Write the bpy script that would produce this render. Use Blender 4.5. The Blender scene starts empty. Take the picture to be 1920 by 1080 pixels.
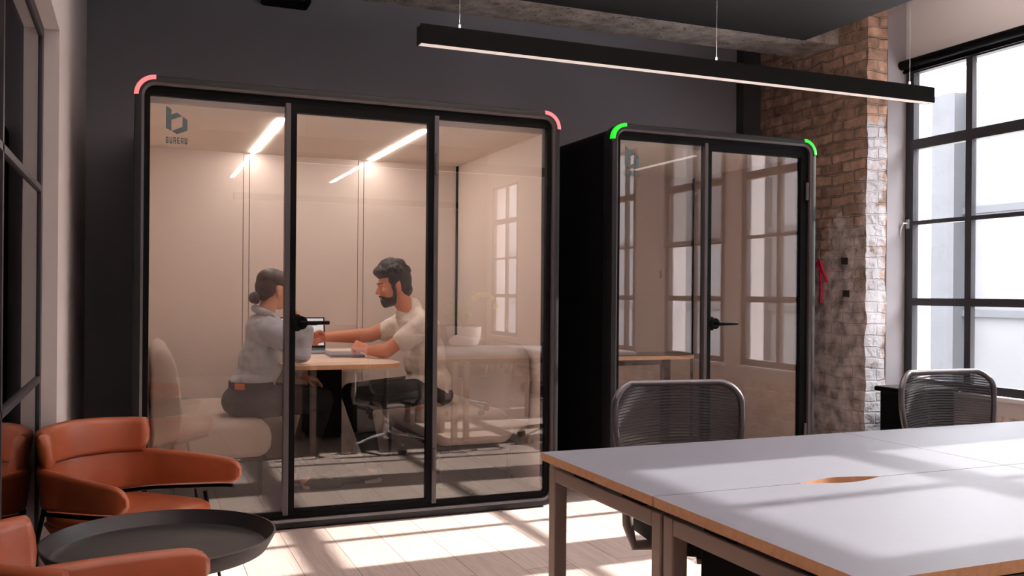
import bpy, bmesh, math, random
from mathutils import Vector, Matrix, noise
R = math.radians
PI = math.pi
random.seed(4)
SC = bpy.context.scene
COL = SC.collection

# ------------------------------------------------------------------ helpers
def lin(c):
    return tuple((v/255/12.92 if v/255 <= .04045 else ((v/255+.055)/1.055)**2.4) for v in c)

def setin(n, names, val):
    for k in names:
        if k in n.inputs:
            n.inputs[k].default_value = val
            return

MATS = {}
def mat(name, rgb, rough=.5, metal=0., coat=0., spec=.5, bump=None, sheen=0., var=None, emit=None, coat_rough=.05):
    """rgb in sRGB 0-255; bump=(scale,strength,distance); var=(scale,amount) tonal mottling."""
    if name in MATS: return MATS[name]
    m = bpy.data.materials.new(name); m.use_nodes = True
    nt = m.node_tree; p = nt.nodes['Principled BSDF']
    c = lin(rgb)
    p.inputs['Base Color'].default_value = (*c, 1)
    p.inputs['Roughness'].default_value = rough
    p.inputs['Metallic'].default_value = metal
    setin(p, ['Specular IOR Level'], spec)
    setin(p, ['Coat Weight'], coat); setin(p, ['Coat Roughness'], coat_rough)
    setin(p, ['Sheen Weight'], sheen)
    tc = None
    if bump or var:
        tc = nt.nodes.new('ShaderNodeTexCoord')
    if bump:
        n = nt.nodes.new('ShaderNodeTexNoise'); n.inputs['Scale'].default_value = bump[0]; n.inputs['Detail'].default_value = 4
        b = nt.nodes.new('ShaderNodeBump'); b.inputs['Strength'].default_value = bump[1]; b.inputs['Distance'].default_value = bump[2]
        nt.links.new(tc.outputs['Object'], n.inputs['Vector'])
        nt.links.new(n.outputs['Fac'], b.inputs['Height']); nt.links.new(b.outputs['Normal'], p.inputs['Normal'])
    if var:
        n = nt.nodes.new('ShaderNodeTexNoise'); n.inputs['Scale'].default_value = var[0]; n.inputs['Detail'].default_value = 5
        nt.links.new(tc.outputs['Object'], n.inputs['Vector'])
        mp = nt.nodes.new('ShaderNodeMapRange'); mp.inputs['From Min'].default_value = .3; mp.inputs['From Max'].default_value = .7
        mp.inputs['To Min'].default_value = 1-var[1]; mp.inputs['To Max'].default_value = 1+var[1]
        h = nt.nodes.new('ShaderNodeHueSaturation'); h.inputs['Color'].default_value = (*c, 1)
        nt.links.new(n.outputs['Fac'], mp.inputs['Value']); nt.links.new(mp.outputs['Result'], h.inputs['Value'])
        nt.links.new(h.outputs['Color'], p.inputs['Base Color'])
    if emit:
        p.inputs['Emission Color'].default_value = (*lin(emit[0]), 1); p.inputs['Emission Strength'].default_value = emit[1]
    MATS[name] = m
    return m

def glass(name, f0, tint):
    """thin pane: transparent with a view-angle mirror share"""
    m = bpy.data.materials.new(name); m.use_nodes = True
    nt = m.node_tree; nt.nodes.clear()
    out = nt.nodes.new('ShaderNodeOutputMaterial')
    mix = nt.nodes.new('ShaderNodeMixShader'); tr = nt.nodes.new('ShaderNodeBsdfTransparent'); gl = nt.nodes.new('ShaderNodeBsdfGlossy')
    gl.inputs['Roughness'].default_value = 0.0
    tr.inputs['Color'].default_value = (*tint, 1)
    lw = nt.nodes.new('ShaderNodeLayerWeight'); lw.inputs['Blend'].default_value = .5
    pw = nt.nodes.new('ShaderNodeMath'); pw.operation = 'POWER'; pw.inputs[1].default_value = 5
    ma = nt.nodes.new('ShaderNodeMath'); ma.operation = 'MULTIPLY_ADD'; ma.inputs[1].default_value = 1-f0; ma.inputs[2].default_value = f0
    L = nt.links
    L.new(lw.outputs['Facing'], pw.inputs[0]); L.new(pw.outputs[0], ma.inputs[0]); L.new(ma.outputs[0], mix.inputs['Fac'])
    L.new(tr.outputs[0], mix.inputs[1]); L.new(gl.outputs[0], mix.inputs[2]); L.new(mix.outputs[0], out.inputs['Surface'])
    return m

class MB:
    """collects shapes into one bmesh"""
    def __init__(s): s.bm = bmesh.new()
    def box(s, x0, x1, y0, y1, z0, z1, bev=0, seg=2, M=None):
        t = bmesh.new()
        bmesh.ops.create_cube(t, size=1)
        for v in t.verts: v.co = ((x0+x1)/2+v.co.x*(x1-x0), (y0+y1)/2+v.co.y*(y1-y0), (z0+z1)/2+v.co.z*(z1-z0))
        if bev: bmesh.ops.bevel(t, geom=t.edges[:], offset=bev, segments=seg, affect='EDGES', profile=.5)
        return s.add(t, M)
    def add(s, t, M=None):
        if M is not None: bmesh.ops.transform(t, matrix=M, verts=t.verts)
        me = bpy.data.meshes.new('tmp'); t.to_mesh(me); t.free(); s.bm.from_mesh(me); bpy.data.meshes.remove(me)
        return s
    def tube(s, pts, r, n=10, closed=False, sq=None):
        """sweep a circle (or box sq=(w,h)) along pts; r number or list"""
        pts = [Vector(p) for p in pts]; N = len(pts)
        rr = r if isinstance(r, (list, tuple)) else [r]*N
        rings = []; up = None
        for i, p in enumerate(pts):
            a = pts[(i-1) % N] if (closed or i > 0) else p; b = pts[(i+1) % N] if (closed or i < N-1) else p
            t = (b-a).normalized()
            if up is None:
                up = Vector((0, 0, 1)) if abs(t.z) < .9 else Vector((1, 0, 0))
            u = (up - t*up.dot(t)).normalized(); w = t.cross(u); up = u
            ring = []
            if sq:
                for (da, db) in ((-1, -1), (1, -1), (1, 1), (-1, 1)):
                    ring.append(s.bm.verts.new(p+w*da*sq[0]/2+u*db*sq[1]/2))
            else:
                for k in range(n):
                    q = 2*PI*k/n; ring.append(s.bm.verts.new(p+(u*math.cos(q)+w*math.sin(q))*rr[i]))
            rings.append(ring)
        m = len(rings[0])
        for i in range(N if closed else N-1):
            A, B = rings[i], rings[(i+1) % N]
            for k in range(m): s.bm.faces.new((A[k], A[(k+1) % m], B[(k+1) % m], B[k]))
        if not closed:
            s.bm.faces.new(rings[0][::-1]); s.bm.faces.new(rings[-1])
        return s
    def cyl(s, p0, p1, r0, r1=None, n=20):
        r1 = r0 if r1 is None else r1
        return s.tube([p0, p1], [r0, r1], n)
    def lathe(s, prof, n=48, c=(0, 0, 0)):
        rings = []
        for (r, z) in prof:
            rings.append([s.bm.verts.new((c[0]+max(r, 1e-4)*math.cos(2*PI*k/n), c[1]+max(r, 1e-4)*math.sin(2*PI*k/n), c[2]+z)) for k in range(n)])
        for A, B in zip(rings, rings[1:]):
            for k in range(n): s.bm.faces.new((A[k], A[(k+1) % n], B[(k+1) % n], B[k]))
        s.bm.faces.new(rings[0][::-1]); s.bm.faces.new(rings[-1])
        return s
    def prism(s, poly, z0, z1, axis='z'):
        """extrude a 2-D polygon; axis z:(x,y) y:(x,z) x:(y,z)"""
        f = {'z': lambda a, b, c: (a, b, c), 'y': lambda a, b, c: (a, c, b), 'x': lambda a, b, c: (c, a, b)}[axis]
        A = [s.bm.verts.new(f(a, b, z0)) for a, b in poly]; B = [s.bm.verts.new(f(a, b, z1)) for a, b in poly]
        n = len(poly)
        for i in range(n): s.bm.faces.new((A[i], A[(i+1) % n], B[(i+1) % n], B[i]))
        s.bm.faces.new(A[::-1]); s.bm.faces.new(B)
        return s
    def rings(s, rings, cap=True, close_u=False):
        """loft closed loops"""
        V = [[s.bm.verts.new(p) for p in r] for r in rings]; m = len(V[0])
        rng = range(len(V)) if close_u else range(len(V)-1)
        for i in rng:
            A, B = V[i], V[(i+1) % len(V)]
            for k in range(m): s.bm.faces.new((A[k], A[(k+1) % m], B[(k+1) % m], B[k]))
        if cap and not close_u: s.bm.faces.new(V[0][::-1]); s.bm.faces.new(V[-1])
        return s
    def build(s, name, m, parent=None, smooth=None, local=False):
        """local=True: coordinates already are the parent's own"""
        bmesh.ops.recalc_face_normals(s.bm, faces=s.bm.faces)
        me = bpy.data.meshes.new(name); s.bm.to_mesh(me); s.bm.free()
        o = bpy.data.objects.new(name, me); COL.objects.link(o)
        if m is not None: me.materials.append(m)
        if smooth is not None:
            me.polygons.foreach_set('use_smooth', [True]*len(me.polygons))
            if smooth < 180:
                bpy.context.view_layer.objects.active = o
                try: me.set_sharp_from_angle(angle=R(smooth))
                except Exception: pass
        if parent is not None:
            o.parent = parent
            if not local:
                off = Vector((0, 0, 0)); q = parent
                while q is not None: off += q.location; q = q.parent
                me.transform(Matrix.Translation(-off))
        return o

def tag(o, label=None, cat=None, group=None, kind=None):
    if label: o['label'] = label
    if cat: o['category'] = cat
    if group: o['group'] = group
    if kind: o['kind'] = kind
    return o
def empty(name, loc, label, cat, group=None, rz=0):
    o = bpy.data.objects.new(name, None); COL.objects.link(o); o.location = loc; o.rotation_euler = (0, 0, rz)
    o.empty_display_size = .1
    return tag(o, label, cat, group)
def struct(o): o['kind'] = 'structure'; return o
def copy_tree(o, parent=None):
    c = o.copy(); COL.objects.link(c); c.parent = parent
    for ch in list(o.children): copy_tree(ch, c)
    return c

def rrect(a0, a1, b0, b1, r, n=8):
    """rounded rectangle outline, counter-clockwise from bottom-left corner"""
    pts = []
    for (ca, cb, q) in ((a0+r, b0+r, PI), (a1-r, b0+r, 1.5*PI), (a1-r, b1-r, 0), (a0+r, b1-r, .5*PI)):
        for k in range(n+1):
            t = q+k*(PI/2)/n; pts.append((ca+r*math.cos(t), cb+r*math.sin(t)))
    return pts

# ------------------------------------------------------------------ materials
M_white = mat('white_wall_paint', (214, 205, 203), .8, bump=(60, .05, .002))
M_grey = mat('dark_grey_wall_paint', (143, 141, 149), .75, bump=(40, .08, .002))
M_black_ceil = mat('black_ceiling_paint', (22, 20, 23), .8)
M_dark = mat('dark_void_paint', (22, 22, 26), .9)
M_frame = mat('charcoal_powder_coat', (22, 21, 24), .5, spec=.3)
M_frame_lip = mat('satin_grey_lip', (78, 73, 74), .42, metal=.5)
M_blk = mat('black_satin', (4, 4, 5), .6, spec=.1)
M_blk_matt = mat('black_matt', (6, 5, 7), .8, spec=.2)
M_felt = mat('black_pod_shell', (7, 6, 8), .9, spec=.15, bump=(300, .1, .001))
M_beige = mat('beige_pod_felt', (222, 206, 196), .9, bump=(250, .15, .001))
M_backp = mat('glossy_beige_panel', (214, 199, 190), .55, coat=1., coat_rough=.0)
M_podceil = mat('pod_ceiling_cream', (240, 228, 216), .8)
M_carpet = mat('dark_pod_carpet', (44, 40, 40), .95, bump=(200, .3, .003))
M_strip = mat('light_strip_glow', (255, 245, 235), .5, emit=((255, 244, 236), 56))
M_pdiff = mat('pendant_diffuser', (235, 228, 222), .5, emit=((255, 240, 230), .45))
M_fill = mat('added_fill_glow', (255, 250, 245), .5, emit=((255, 245, 238), 600))  # strong added fill, bounced off the ceiling
M_red = mat('red_status_light', (255, 120, 122), .5, emit=((255, 118, 122), 1.0))
M_green = mat('green_status_light', (25, 240, 40), .5, emit=((18, 240, 34), 1.0))
M_bench = mat('greige_upholstery', (176, 158, 147), .9, bump=(220, .25, .002), sheen=.2)
M_leather = mat('tan_leather', (152, 76, 45), .38, spec=.5, bump=(160, .12, .0012), var=(9, .12))
M_seam = mat('tan_leather_piping', (96, 44, 26), .5)
M_tray = mat('matt_black_tray', (34, 31, 33), .45, bump=(300, .06, .0008))
M_lam = mat('grey_laminate', (130, 133, 144), .5, spec=.4, var=(30, .015))
M_ply = mat('plywood_edge', (216, 164, 122), .6, var=(60, .10))
M_bronze = mat('bronze_grey_steel', (152, 133, 123), .45, metal=.3)
M_chrome = mat('polished_chrome', (205, 205, 208), .12, metal=1.)
M_plastic = mat('black_nylon', (10, 10, 12), .45)
M_edge = mat('grey_satin_frame', (92, 88, 92), .28, metal=.7)
M_seatf = mat('black_seat_fabric', (14, 13, 15), .9, bump=(300, .3, .002))
M_greyplas = mat('warm_grey_plastic', (142, 130, 124), .45)
M_steelw = mat('window_steel', (46, 45, 50), .45)
M_sill = mat('white_sill', (222, 218, 220), .5)
M_logo = mat('teal_grey_vinyl', (72, 86, 90), .6)
M_skin = mat('warm_skin', (206, 134, 104), .55, spec=.35, bump=(120, .08, .001))
M_skin2 = mat('fair_skin', (216, 158, 130), .55, spec=.35, bump=(120, .08, .001))
M_hair1 = mat('dark_brown_hair', (24, 20, 20), .6, bump=(70, .6, .006))
M_hair2 = mat('brown_hair', (58, 38, 33), .5, bump=(60, .3, .003))
M_tee = mat('cream_cotton', (232, 219, 206), .9, bump=(25, .35, .01))
M_shirt = mat('grey_cotton_shirt', (182, 184, 192), .9, bump=(22, .4, .012))
M_denim = mat('black_denim', (11, 11, 15), .85, bump=(120, .3, .002))
M_tab = mat('brown_leather_patch', (196, 104, 40), .6)
M_shoe = mat('dark_shoe', (26, 24, 24), .6)
M_sole = mat('grey_rubber_sole', (150, 140, 134), .7)
M_eye = mat('eye_white', (225, 218, 212), .3)
M_iris = mat('dark_iris', (40, 28, 22), .3)
M_alu = mat('grey_aluminium', (128, 120, 120), .4, metal=.5)
M_key = mat('dark_keyboard', (34, 36, 42), .5)
M_scr = mat('lit_screen_white', (225, 228, 235), .3, emit=((214, 222, 235), .55))
M_scrd = mat('lit_screen_dark', (40, 34, 40), .3, emit=((50, 42, 50), .3))
M_pot = mat('white_ceramic', (228, 224, 224), .3)
M_leaf = mat('green_leaf', (92, 128, 40), .5)
M_petal = mat('pale_yellow_petal', (214, 206, 90), .6)
M_soil = mat('bark_chips', (60, 44, 34), .95)
M_spray = mat('red_spray_paint', (222, 40, 84), .8)
M_hole = mat('dark_socket_hole', (40, 33, 31), .9)
M_latch = mat('pale_latch_metal', (190, 192, 198), .35, metal=.5)
G_pod = glass('pod_glass', .125, (.965, .955, .945))
G_win = glass('window_glass', .035, (.985, .985, .985))
G_door = glass('screen_glass', .018, (.55, .55, .57))

def floor_material():
    m = bpy.data.materials.new('pale_oak_planks'); m.use_nodes = True
    nt = m.node_tree; p = nt.nodes['Principled BSDF']; L = nt.links
    tc = nt.nodes.new('ShaderNodeTexCoord'); sp = nt.nodes.new('ShaderNodeSeparateXYZ'); cb = nt.nodes.new('ShaderNodeCombineXYZ')
    L.new(tc.outputs['Object'], sp.inputs[0]); L.new(sp.outputs['Y'], cb.inputs['X']); L.new(sp.outputs['X'], cb.inputs['Y'])
    br = nt.nodes.new('ShaderNodeTexBrick'); br.offset = .37
    br.inputs['Scale'].default_value = 1; br.inputs['Brick Width'].default_value = 1.9; br.inputs['Row Height'].default_value = .235
    br.inputs['Mortar Size'].default_value = .0016; br.inputs['Mortar Smooth'].default_value = .2
    br.inputs['Color1'].default_value = (*lin((194, 177, 168)), 1); br.inputs['Color2'].default_value = (*lin((176, 157, 149)), 1)
    br.inputs['Mortar'].default_value = (*lin((84, 68, 62)), 1)
    L.new(cb.outputs[0], br.inputs['Vector'])
    mp = nt.nodes.new('ShaderNodeMapping'); mp.inputs['Scale'].default_value = (1.2, 22, 1)
    L.new(cb.outputs[0], mp.inputs[0])
    n = nt.nodes.new('ShaderNodeTexNoise'); n.inputs['Scale'].default_value = 2.2; n.inputs['Detail'].default_value = 8; n.inputs['Distortion'].default_value = 1.6
    L.new(mp.outputs[0], n.inputs['Vector'])
    rg = nt.nodes.new('ShaderNodeMapRange'); rg.inputs['From Min'].default_value = .32; rg.inputs['From Max'].default_value = .68
    rg.inputs['To Min'].default_value = .80; rg.inputs['To Max'].default_value = 1.06
    L.new(n.outputs['Fac'], rg.inputs['Value'])
    h = nt.nodes.new('ShaderNodeHueSaturation'); L.new(br.outputs['Color'], h.inputs['Color']); L.new(rg.outputs['Result'], h.inputs['Value'])
    L.new(h.outputs['Color'], p.inputs['Base Color'])
    p.inputs['Roughness'].default_value = .5
    b = nt.nodes.new('ShaderNodeBump'); b.inputs['Strength'].default_value = .25; b.inputs['Distance'].default_value = .002
    L.new(n.outputs['Fac'], b.inputs['Height']); L.new(b.outputs['Normal'], p.inputs['Normal'])
    return m

def brick_material():
    m = bpy.data.materials.new('old_brick_and_plaster'); m.use_nodes = True
    nt = m.node_tree; p = nt.nodes['Principled BSDF']; L = nt.links; N = nt.nodes.new
    tc = N('ShaderNodeTexCoord'); sp = N('ShaderNodeSeparateXYZ'); L.new(tc.outputs['Object'], sp.inputs[0])
    ad = N('ShaderNodeMath'); ad.operation = 'SUBTRACT'; L.new(sp.outputs['X'], ad.inputs[0]); L.new(sp.outputs['Y'], ad.inputs[1])
    cb = N('ShaderNodeCombineXYZ'); L.new(ad.outputs[0], cb.inputs['X']); L.new(sp.outputs['Z'], cb.inputs['Y'])
    wob = N('ShaderNodeTexNoise'); wob.inputs['Scale'].default_value = 6; wob.inputs['Detail'].default_value = 3
    L.new(tc.outputs['Object'], wob.inputs['Vector'])
    wa = N('ShaderNodeVectorMath'); wa.operation = 'MULTIPLY_ADD'; wa.inputs[1].default_value = (.06, .055, 0)
    L.new(wob.outputs['Color'], wa.inputs[0]); L.new(cb.outputs[0], wa.inputs[2])
    br = N('ShaderNodeTexBrick'); br.inputs['Scale'].default_value = 1; br.inputs['Brick Width'].default_value = .235; br.inputs['Row Height'].default_value = .082
    br.inputs['Mortar Size'].default_value = .009; br.inputs['Mortar Smooth'].default_value = .6
    br.inputs['Color1'].default_value = (*lin((188, 152, 130)), 1); br.inputs['Color2'].default_value = (*lin((146, 114, 97)), 1)
    br.inputs['Mortar'].default_value = (*lin((158, 136, 122)), 1)
    L.new(wa.outputs[0], br.inputs['Vector'])
    n1 = N('ShaderNodeTexNoise'); n1.inputs['Scale'].default_value = 11; n1.inputs['Detail'].default_value = 8; L.new(tc.outputs['Object'], n1.inputs['Vector'])
    r1 = N('ShaderNodeMapRange'); r1.inputs['From Min'].default_value = .3; r1.inputs['From Max'].default_value = .7; r1.inputs['To Min'].default_value = .62; r1.inputs['To Max'].default_value = 1.5
    L.new(n1.outputs['Fac'], r1.inputs['Value'])
    hb = N('ShaderNodeHueSaturation'); L.new(br.outputs['Color'], hb.inputs['Color']); L.new(r1.outputs['Result'], hb.inputs['Value'])
    # plaster remains: more of it lower down
    n2 = N('ShaderNodeTexNoise'); n2.inputs['Scale'].default_value = 3.2; n2.inputs['Detail'].default_value = 7; L.new(tc.outputs['Object'], n2.inputs['Vector'])
    zr = N('ShaderNodeMapRange'); zr.inputs['From Min'].default_value = 2.4; zr.inputs['From Max'].default_value = 1.5; zr.inputs['To Min'].default_value = -.16; zr.inputs['To Max'].default_value = .15
    L.new(sp.outputs['Z'], zr.inputs['Value'])
    s2 = N('ShaderNodeMath'); s2.operation = 'ADD'; L.new(n2.outputs['Fac'], s2.inputs[0]); L.new(zr.outputs['Result'], s2.inputs[1])
    m2 = N('ShaderNodeMapRange'); m2.inputs['From Min'].default_value = .50; m2.inputs['From Max'].default_value = .60; L.new(s2.outputs[0], m2.inputs['Value'])
    n3 = N('ShaderNodeTexNoise'); n3.inputs['Scale'].default_value = 9; n3.inputs['Detail'].default_value = 6; L.new(tc.outputs['Object'], n3.inputs['Vector'])
    cr = N('ShaderNodeValToRGB'); cr.color_ramp.elements[0].position = .34; cr.color_ramp.elements[0].color = (*lin((146, 130, 124)), 1)
    cr.color_ramp.elements[1].position = .6; cr.color_ramp.elements[1].color = (*lin((240, 222, 217)), 1)
    L.new(n3.outputs['Fac'], cr.inputs['Fac'])
    mx = N('ShaderNodeMixRGB'); L.new(m2.outputs['Result'], mx.inputs['Fac']); L.new(hb.outputs['Color'], mx.inputs['Color1']); L.new(cr.outputs['Color'], mx.inputs['Color2'])
    # chipped white paint on the end face of the pier (the face looking along -Y)
    ge = N('ShaderNodeNewGeometry'); sn = N('ShaderNodeSeparateXYZ'); L.new(ge.outputs['True Normal'], sn.inputs[0])
    fa = N('ShaderNodeMath'); fa.operation = 'LESS_THAN'; fa.inputs[1].default_value = -.75; L.new(sn.outputs['Y'], fa.inputs[0])
    n4 = N('ShaderNodeTexNoise'); n4.inputs['Scale'].default_value = 9; n4.inputs['Detail'].default_value = 7; L.new(tc.outputs['Object'], n4.inputs['Vector'])
    z4 = N('ShaderNodeMapRange'); z4.inputs['From Min'].default_value = 2.75; z4.inputs['From Max'].default_value = 2.45; z4.inputs['To Min'].default_value = -.4; z4.inputs['To Max'].default_value = .12
    L.new(sp.outputs['Z'], z4.inputs['Value'])
    x4 = N('ShaderNodeMapRange'); x4.inputs['From Min'].default_value = 5.13; x4.inputs['From Max'].default_value = 5.19; x4.inputs['To Min'].default_value = 0; x4.inputs['To Max'].default_value = -.25
    L.new(sp.outputs['X'], x4.inputs['Value'])
    s4 = N('ShaderNodeMath'); s4.operation = 'ADD'; L.new(n4.outputs['Fac'], s4.inputs[0]); L.new(z4.outputs['Result'], s4.inputs[1])
    s5 = N('ShaderNodeMath'); s5.operation = 'ADD'; L.new(s4.outputs[0], s5.inputs[0]); L.new(x4.outputs['Result'], s5.inputs[1])
    m4 = N('ShaderNodeMapRange'); m4.inputs['From Min'].default_value = .42; m4.inputs['From Max'].default_value = .52; L.new(s5.outputs[0], m4.inputs['Value'])
    w4 = N('ShaderNodeMath'); w4.operation = 'MULTIPLY'; L.new(m4.outputs['Result'], w4.inputs[0]); L.new(fa.outputs[0], w4.inputs[1])
    mw = N('ShaderNodeMixRGB'); mw.inputs['Color2'].default_value = (*lin((196, 193, 196)), 1)
    L.new(w4.outputs[0], mw.inputs['Fac']); L.new(mx.outputs['Color'], mw.inputs['Color1'])
    L.new(mw.outputs['Color'], p.inputs['Base Color']); p.inputs['Roughness'].default_value = .9
    hs = N('ShaderNodeMath'); hs.operation = 'MULTIPLY_ADD'; hs.inputs[1].default_value = .9
    L.new(n1.outputs['Fac'], hs.inputs[0])
    iv = N('ShaderNodeMath'); iv.operation = 'SUBTRACT'; iv.inputs[0].default_value = 1; L.new(br.outputs['Fac'], iv.inputs[1])
    ip = N('ShaderNodeMath'); ip.operation = 'MULTIPLY_ADD'; ip.inputs[1].default_value = -.75; ip.inputs[2].default_value = 1; L.new(m2.outputs['Result'], ip.inputs[0])
    ib = N('ShaderNodeMath'); ib.operation = 'MULTIPLY'; L.new(iv.outputs[0], ib.inputs[0]); L.new(ip.outputs[0], ib.inputs[1]); L.new(ib.outputs[0], hs.inputs[2])
    bp = N('ShaderNodeBump'); bp.inputs['Strength'].default_value = 1.0; bp.inputs['Distance'].default_value = .022
    L.new(hs.outputs[0], bp.inputs['Height']); L.new(bp.outputs['Normal'], p.inputs['Normal'])
    return m

def concrete_material():
    m = bpy.data.materials.new('rough_concrete'); m.use_nodes = True
    nt = m.node_tree; p = nt.nodes['Principled BSDF']; L = nt.links; N = nt.nodes.new
    tc = N('ShaderNodeTexCoord'); n = N('ShaderNodeTexNoise'); n.inputs['Scale'].default_value = 9; n.inputs['Detail'].default_value = 8
    v = N('ShaderNodeTexNoise'); v.inputs['Scale'].default_value = 42; v.inputs['Detail'].default_value = 2
    L.new(tc.outputs['Object'], n.inputs['Vector']); L.new(tc.outputs['Object'], v.inputs['Vector'])
    c = N('ShaderNodeValToRGB'); c.color_ramp.elements[0].color = (*lin((120, 110, 104)), 1); c.color_ramp.elements[1].color = (*lin((178, 166, 160)), 1)
    c.color_ramp.elements[0].position = .3; c.color_ramp.elements[1].position = .7
    L.new(n.outputs['Fac'], c.inputs['Fac'])
    pit = N('ShaderNodeMapRange'); pit.inputs['From Min'].default_value = .30; pit.inputs['From Max'].default_value = .36
    L.new(v.outputs['Fac'], pit.inputs['Value'])
    mx = N('ShaderNodeMixRGB'); mx.inputs['Color1'].default_value = (*lin((46, 42, 42)), 1)
    L.new(pit.outputs['Result'], mx.inputs['Fac']); L.new(c.outputs['Color'], mx.inputs['Color2']); L.new(mx.outputs['Color'], p.inputs['Base Color'])
    p.inputs['Roughness'].default_value = .9
    b = N('ShaderNodeBump'); b.inputs['Strength'].default_value = .6; b.inputs['Distance'].default_value = .01
    L.new(v.outputs['Fac'], b.inputs['Height']); L.new(b.outputs['Normal'], p.inputs['Normal'])
    return m

def mesh_fabric():
    m = bpy.data.materials.new('black_chair_mesh'); m.use_nodes = True
    nt = m.node_tree; nt.nodes.clear(); N = nt.nodes.new; L = nt.links
    out = N('ShaderNodeOutputMaterial'); mix = N('ShaderNodeMixShader'); tr = N('ShaderNodeBsdfTransparent')
    pr = N('ShaderNodeBsdfPrincipled'); pr.inputs['Base Color'].default_value = (*lin((62, 60, 66)), 1); pr.inputs['Roughness'].default_value = .4
    setin(pr, ['Specular IOR Level'], .8)
    mix.inputs['Fac'].default_value = .72
    L.new(tr.outputs[0], mix.inputs[1]); L.new(pr.outputs[0], mix.inputs[2]); L.new(mix.outputs[0], out.inputs['Surface'])
    return m

M_floor = floor_material(); M_brick = brick_material(); M_conc = concrete_material(); M_meshf = mesh_fabric()

# ------------------------------------------------------------------ the room
XL, YB, XW = -.30, 6.6, 5.37
YF = -4.25
CZ = 3.62
WINW = 1.10
WZ0, WZ1 = .585, 2.95
# (near jamb, far jamb, centre of the upright bar)
WINS = [(4.15, 5.25, 4.688), (2.79, 3.89, 3.328), (1.43, 2.53, 1.968), (-.30, .80, .545), (-4.03, -2.93, -3.436)]
struct(MB().box(-2.7, 5.64, YF-.2, YB+.2, -.12, 0).build('floor', M_floor))
struct(MB().box(-2.7, 5.64, YF-.2, YB+.2, CZ, CZ+.12).build('ceiling', M_white))
struct(MB().box(XL, 4.67, 4.5, 5.55, 3.18, CZ).build('ceiling_raft', M_black_ceil))
struct(MB().box(XL, 5.0, 5.552, 5.98, 3.18, CZ).build('ceiling_beam', M_conc))
struct(MB().box(-2.7, 5.64, YB, YB+.2, 0, CZ).build('wall_back', M_grey))
struct(MB().box(4.82, 5.0, 6.5, YB, 0, CZ).build('wall_return', mat('darker_grey_strip', (62, 59, 63), .75)))  # corner box, darker than the back wall
struct(MB().box(-2.7, 5.64, YF-.2, YF, 0, CZ).build('wall_front', mat('mid_grey_wall_paint', (128, 120, 118), .8)))
# left wall: white, with a deep opening that holds a steel and glass screen
OY0, OY1, OZ = 1.1, 4.31, 2.349
mb = MB(); mb.box(XL-.145, XL, OY1, YB, 0, CZ); mb.box(XL-.145, XL, YF, OY0, 0, CZ); mb.box(XL-.145, XL, OY0, OY1, OZ, CZ)
struct(mb.build('wall_left', M_white))
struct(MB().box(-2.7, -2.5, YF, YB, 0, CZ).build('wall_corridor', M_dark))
GX = -.37
scr = struct(MB().box(GX-.011, GX+.011, OY1-.065, OY1, 0, OZ).box(GX-.011, GX+.011, OY0, OY0+.06, 0, OZ).box(GX-.011, GX+.011, OY0+.06, OY1-.065, OZ-.05, OZ).box(GX-.011, GX+.011, OY0+.06, OY1-.065, 0, .08).build('window_screen', M_steelw))
mb = MB()
for z in (.879, 1.667): mb.box(GX-.013, GX+.013, OY0+.06, OY1-.065, z-.012, z+.012)
for y in (3.05, 2.05): mb.box(GX-.013, GX+.013, y-.014, y+.014, .08, OZ-.05)
mb.build('glazing_bar', M_steelw, scr)
MB().box(GX-.003, GX+.003, OY0+.06, OY1-.065, .08, OZ-.05).build('pane', G_door, scr)
# brick pier at the end of the window wall
mb = MB()
def grid_face(mb, f, nu, nv):
    V = [[mb.bm.verts.new(f(i/nu, j/nv)) for j in range(nv+1)] for i in range(nu+1)]
    for i in range(nu):
        for j in range(nv): mb.bm.faces.new((V[i][j], V[i+1][j], V[i+1][j+1], V[i][j+1]))
def rough(p, a=.012):
    return Vector(p)+Vector((noise.noise(Vector(p)*7), noise.noise(Vector(p)*7+Vector((9, 3, 1))), 0))*a+Vector((noise.noise(Vector(p)*21), noise.noise(Vector(p)*21+Vector((5, 3, 1))), 0))*a*.5
grid_face(mb, lambda u, v: rough((5.0, YB-.0-u*1.35, v*CZ)), 50, 130)
grid_face(mb, lambda u, v: rough((5.0+u*.19, 5.25, v*CZ)), 8, 130)
bmesh.ops.remove_doubles(mb.bm, verts=mb.bm.verts, dist=.002)
mb.box(5.03, 5.37, 5.275, YB, 0, CZ)
PIER = struct(mb.build('wall_pier', M_brick))
struct(MB().box(5.19, XW, 5.245, YB, 0, CZ, bev=.004).build('wall_plaster', mat('grey_white_plaster', (150, 144, 147), .85)))
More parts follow.
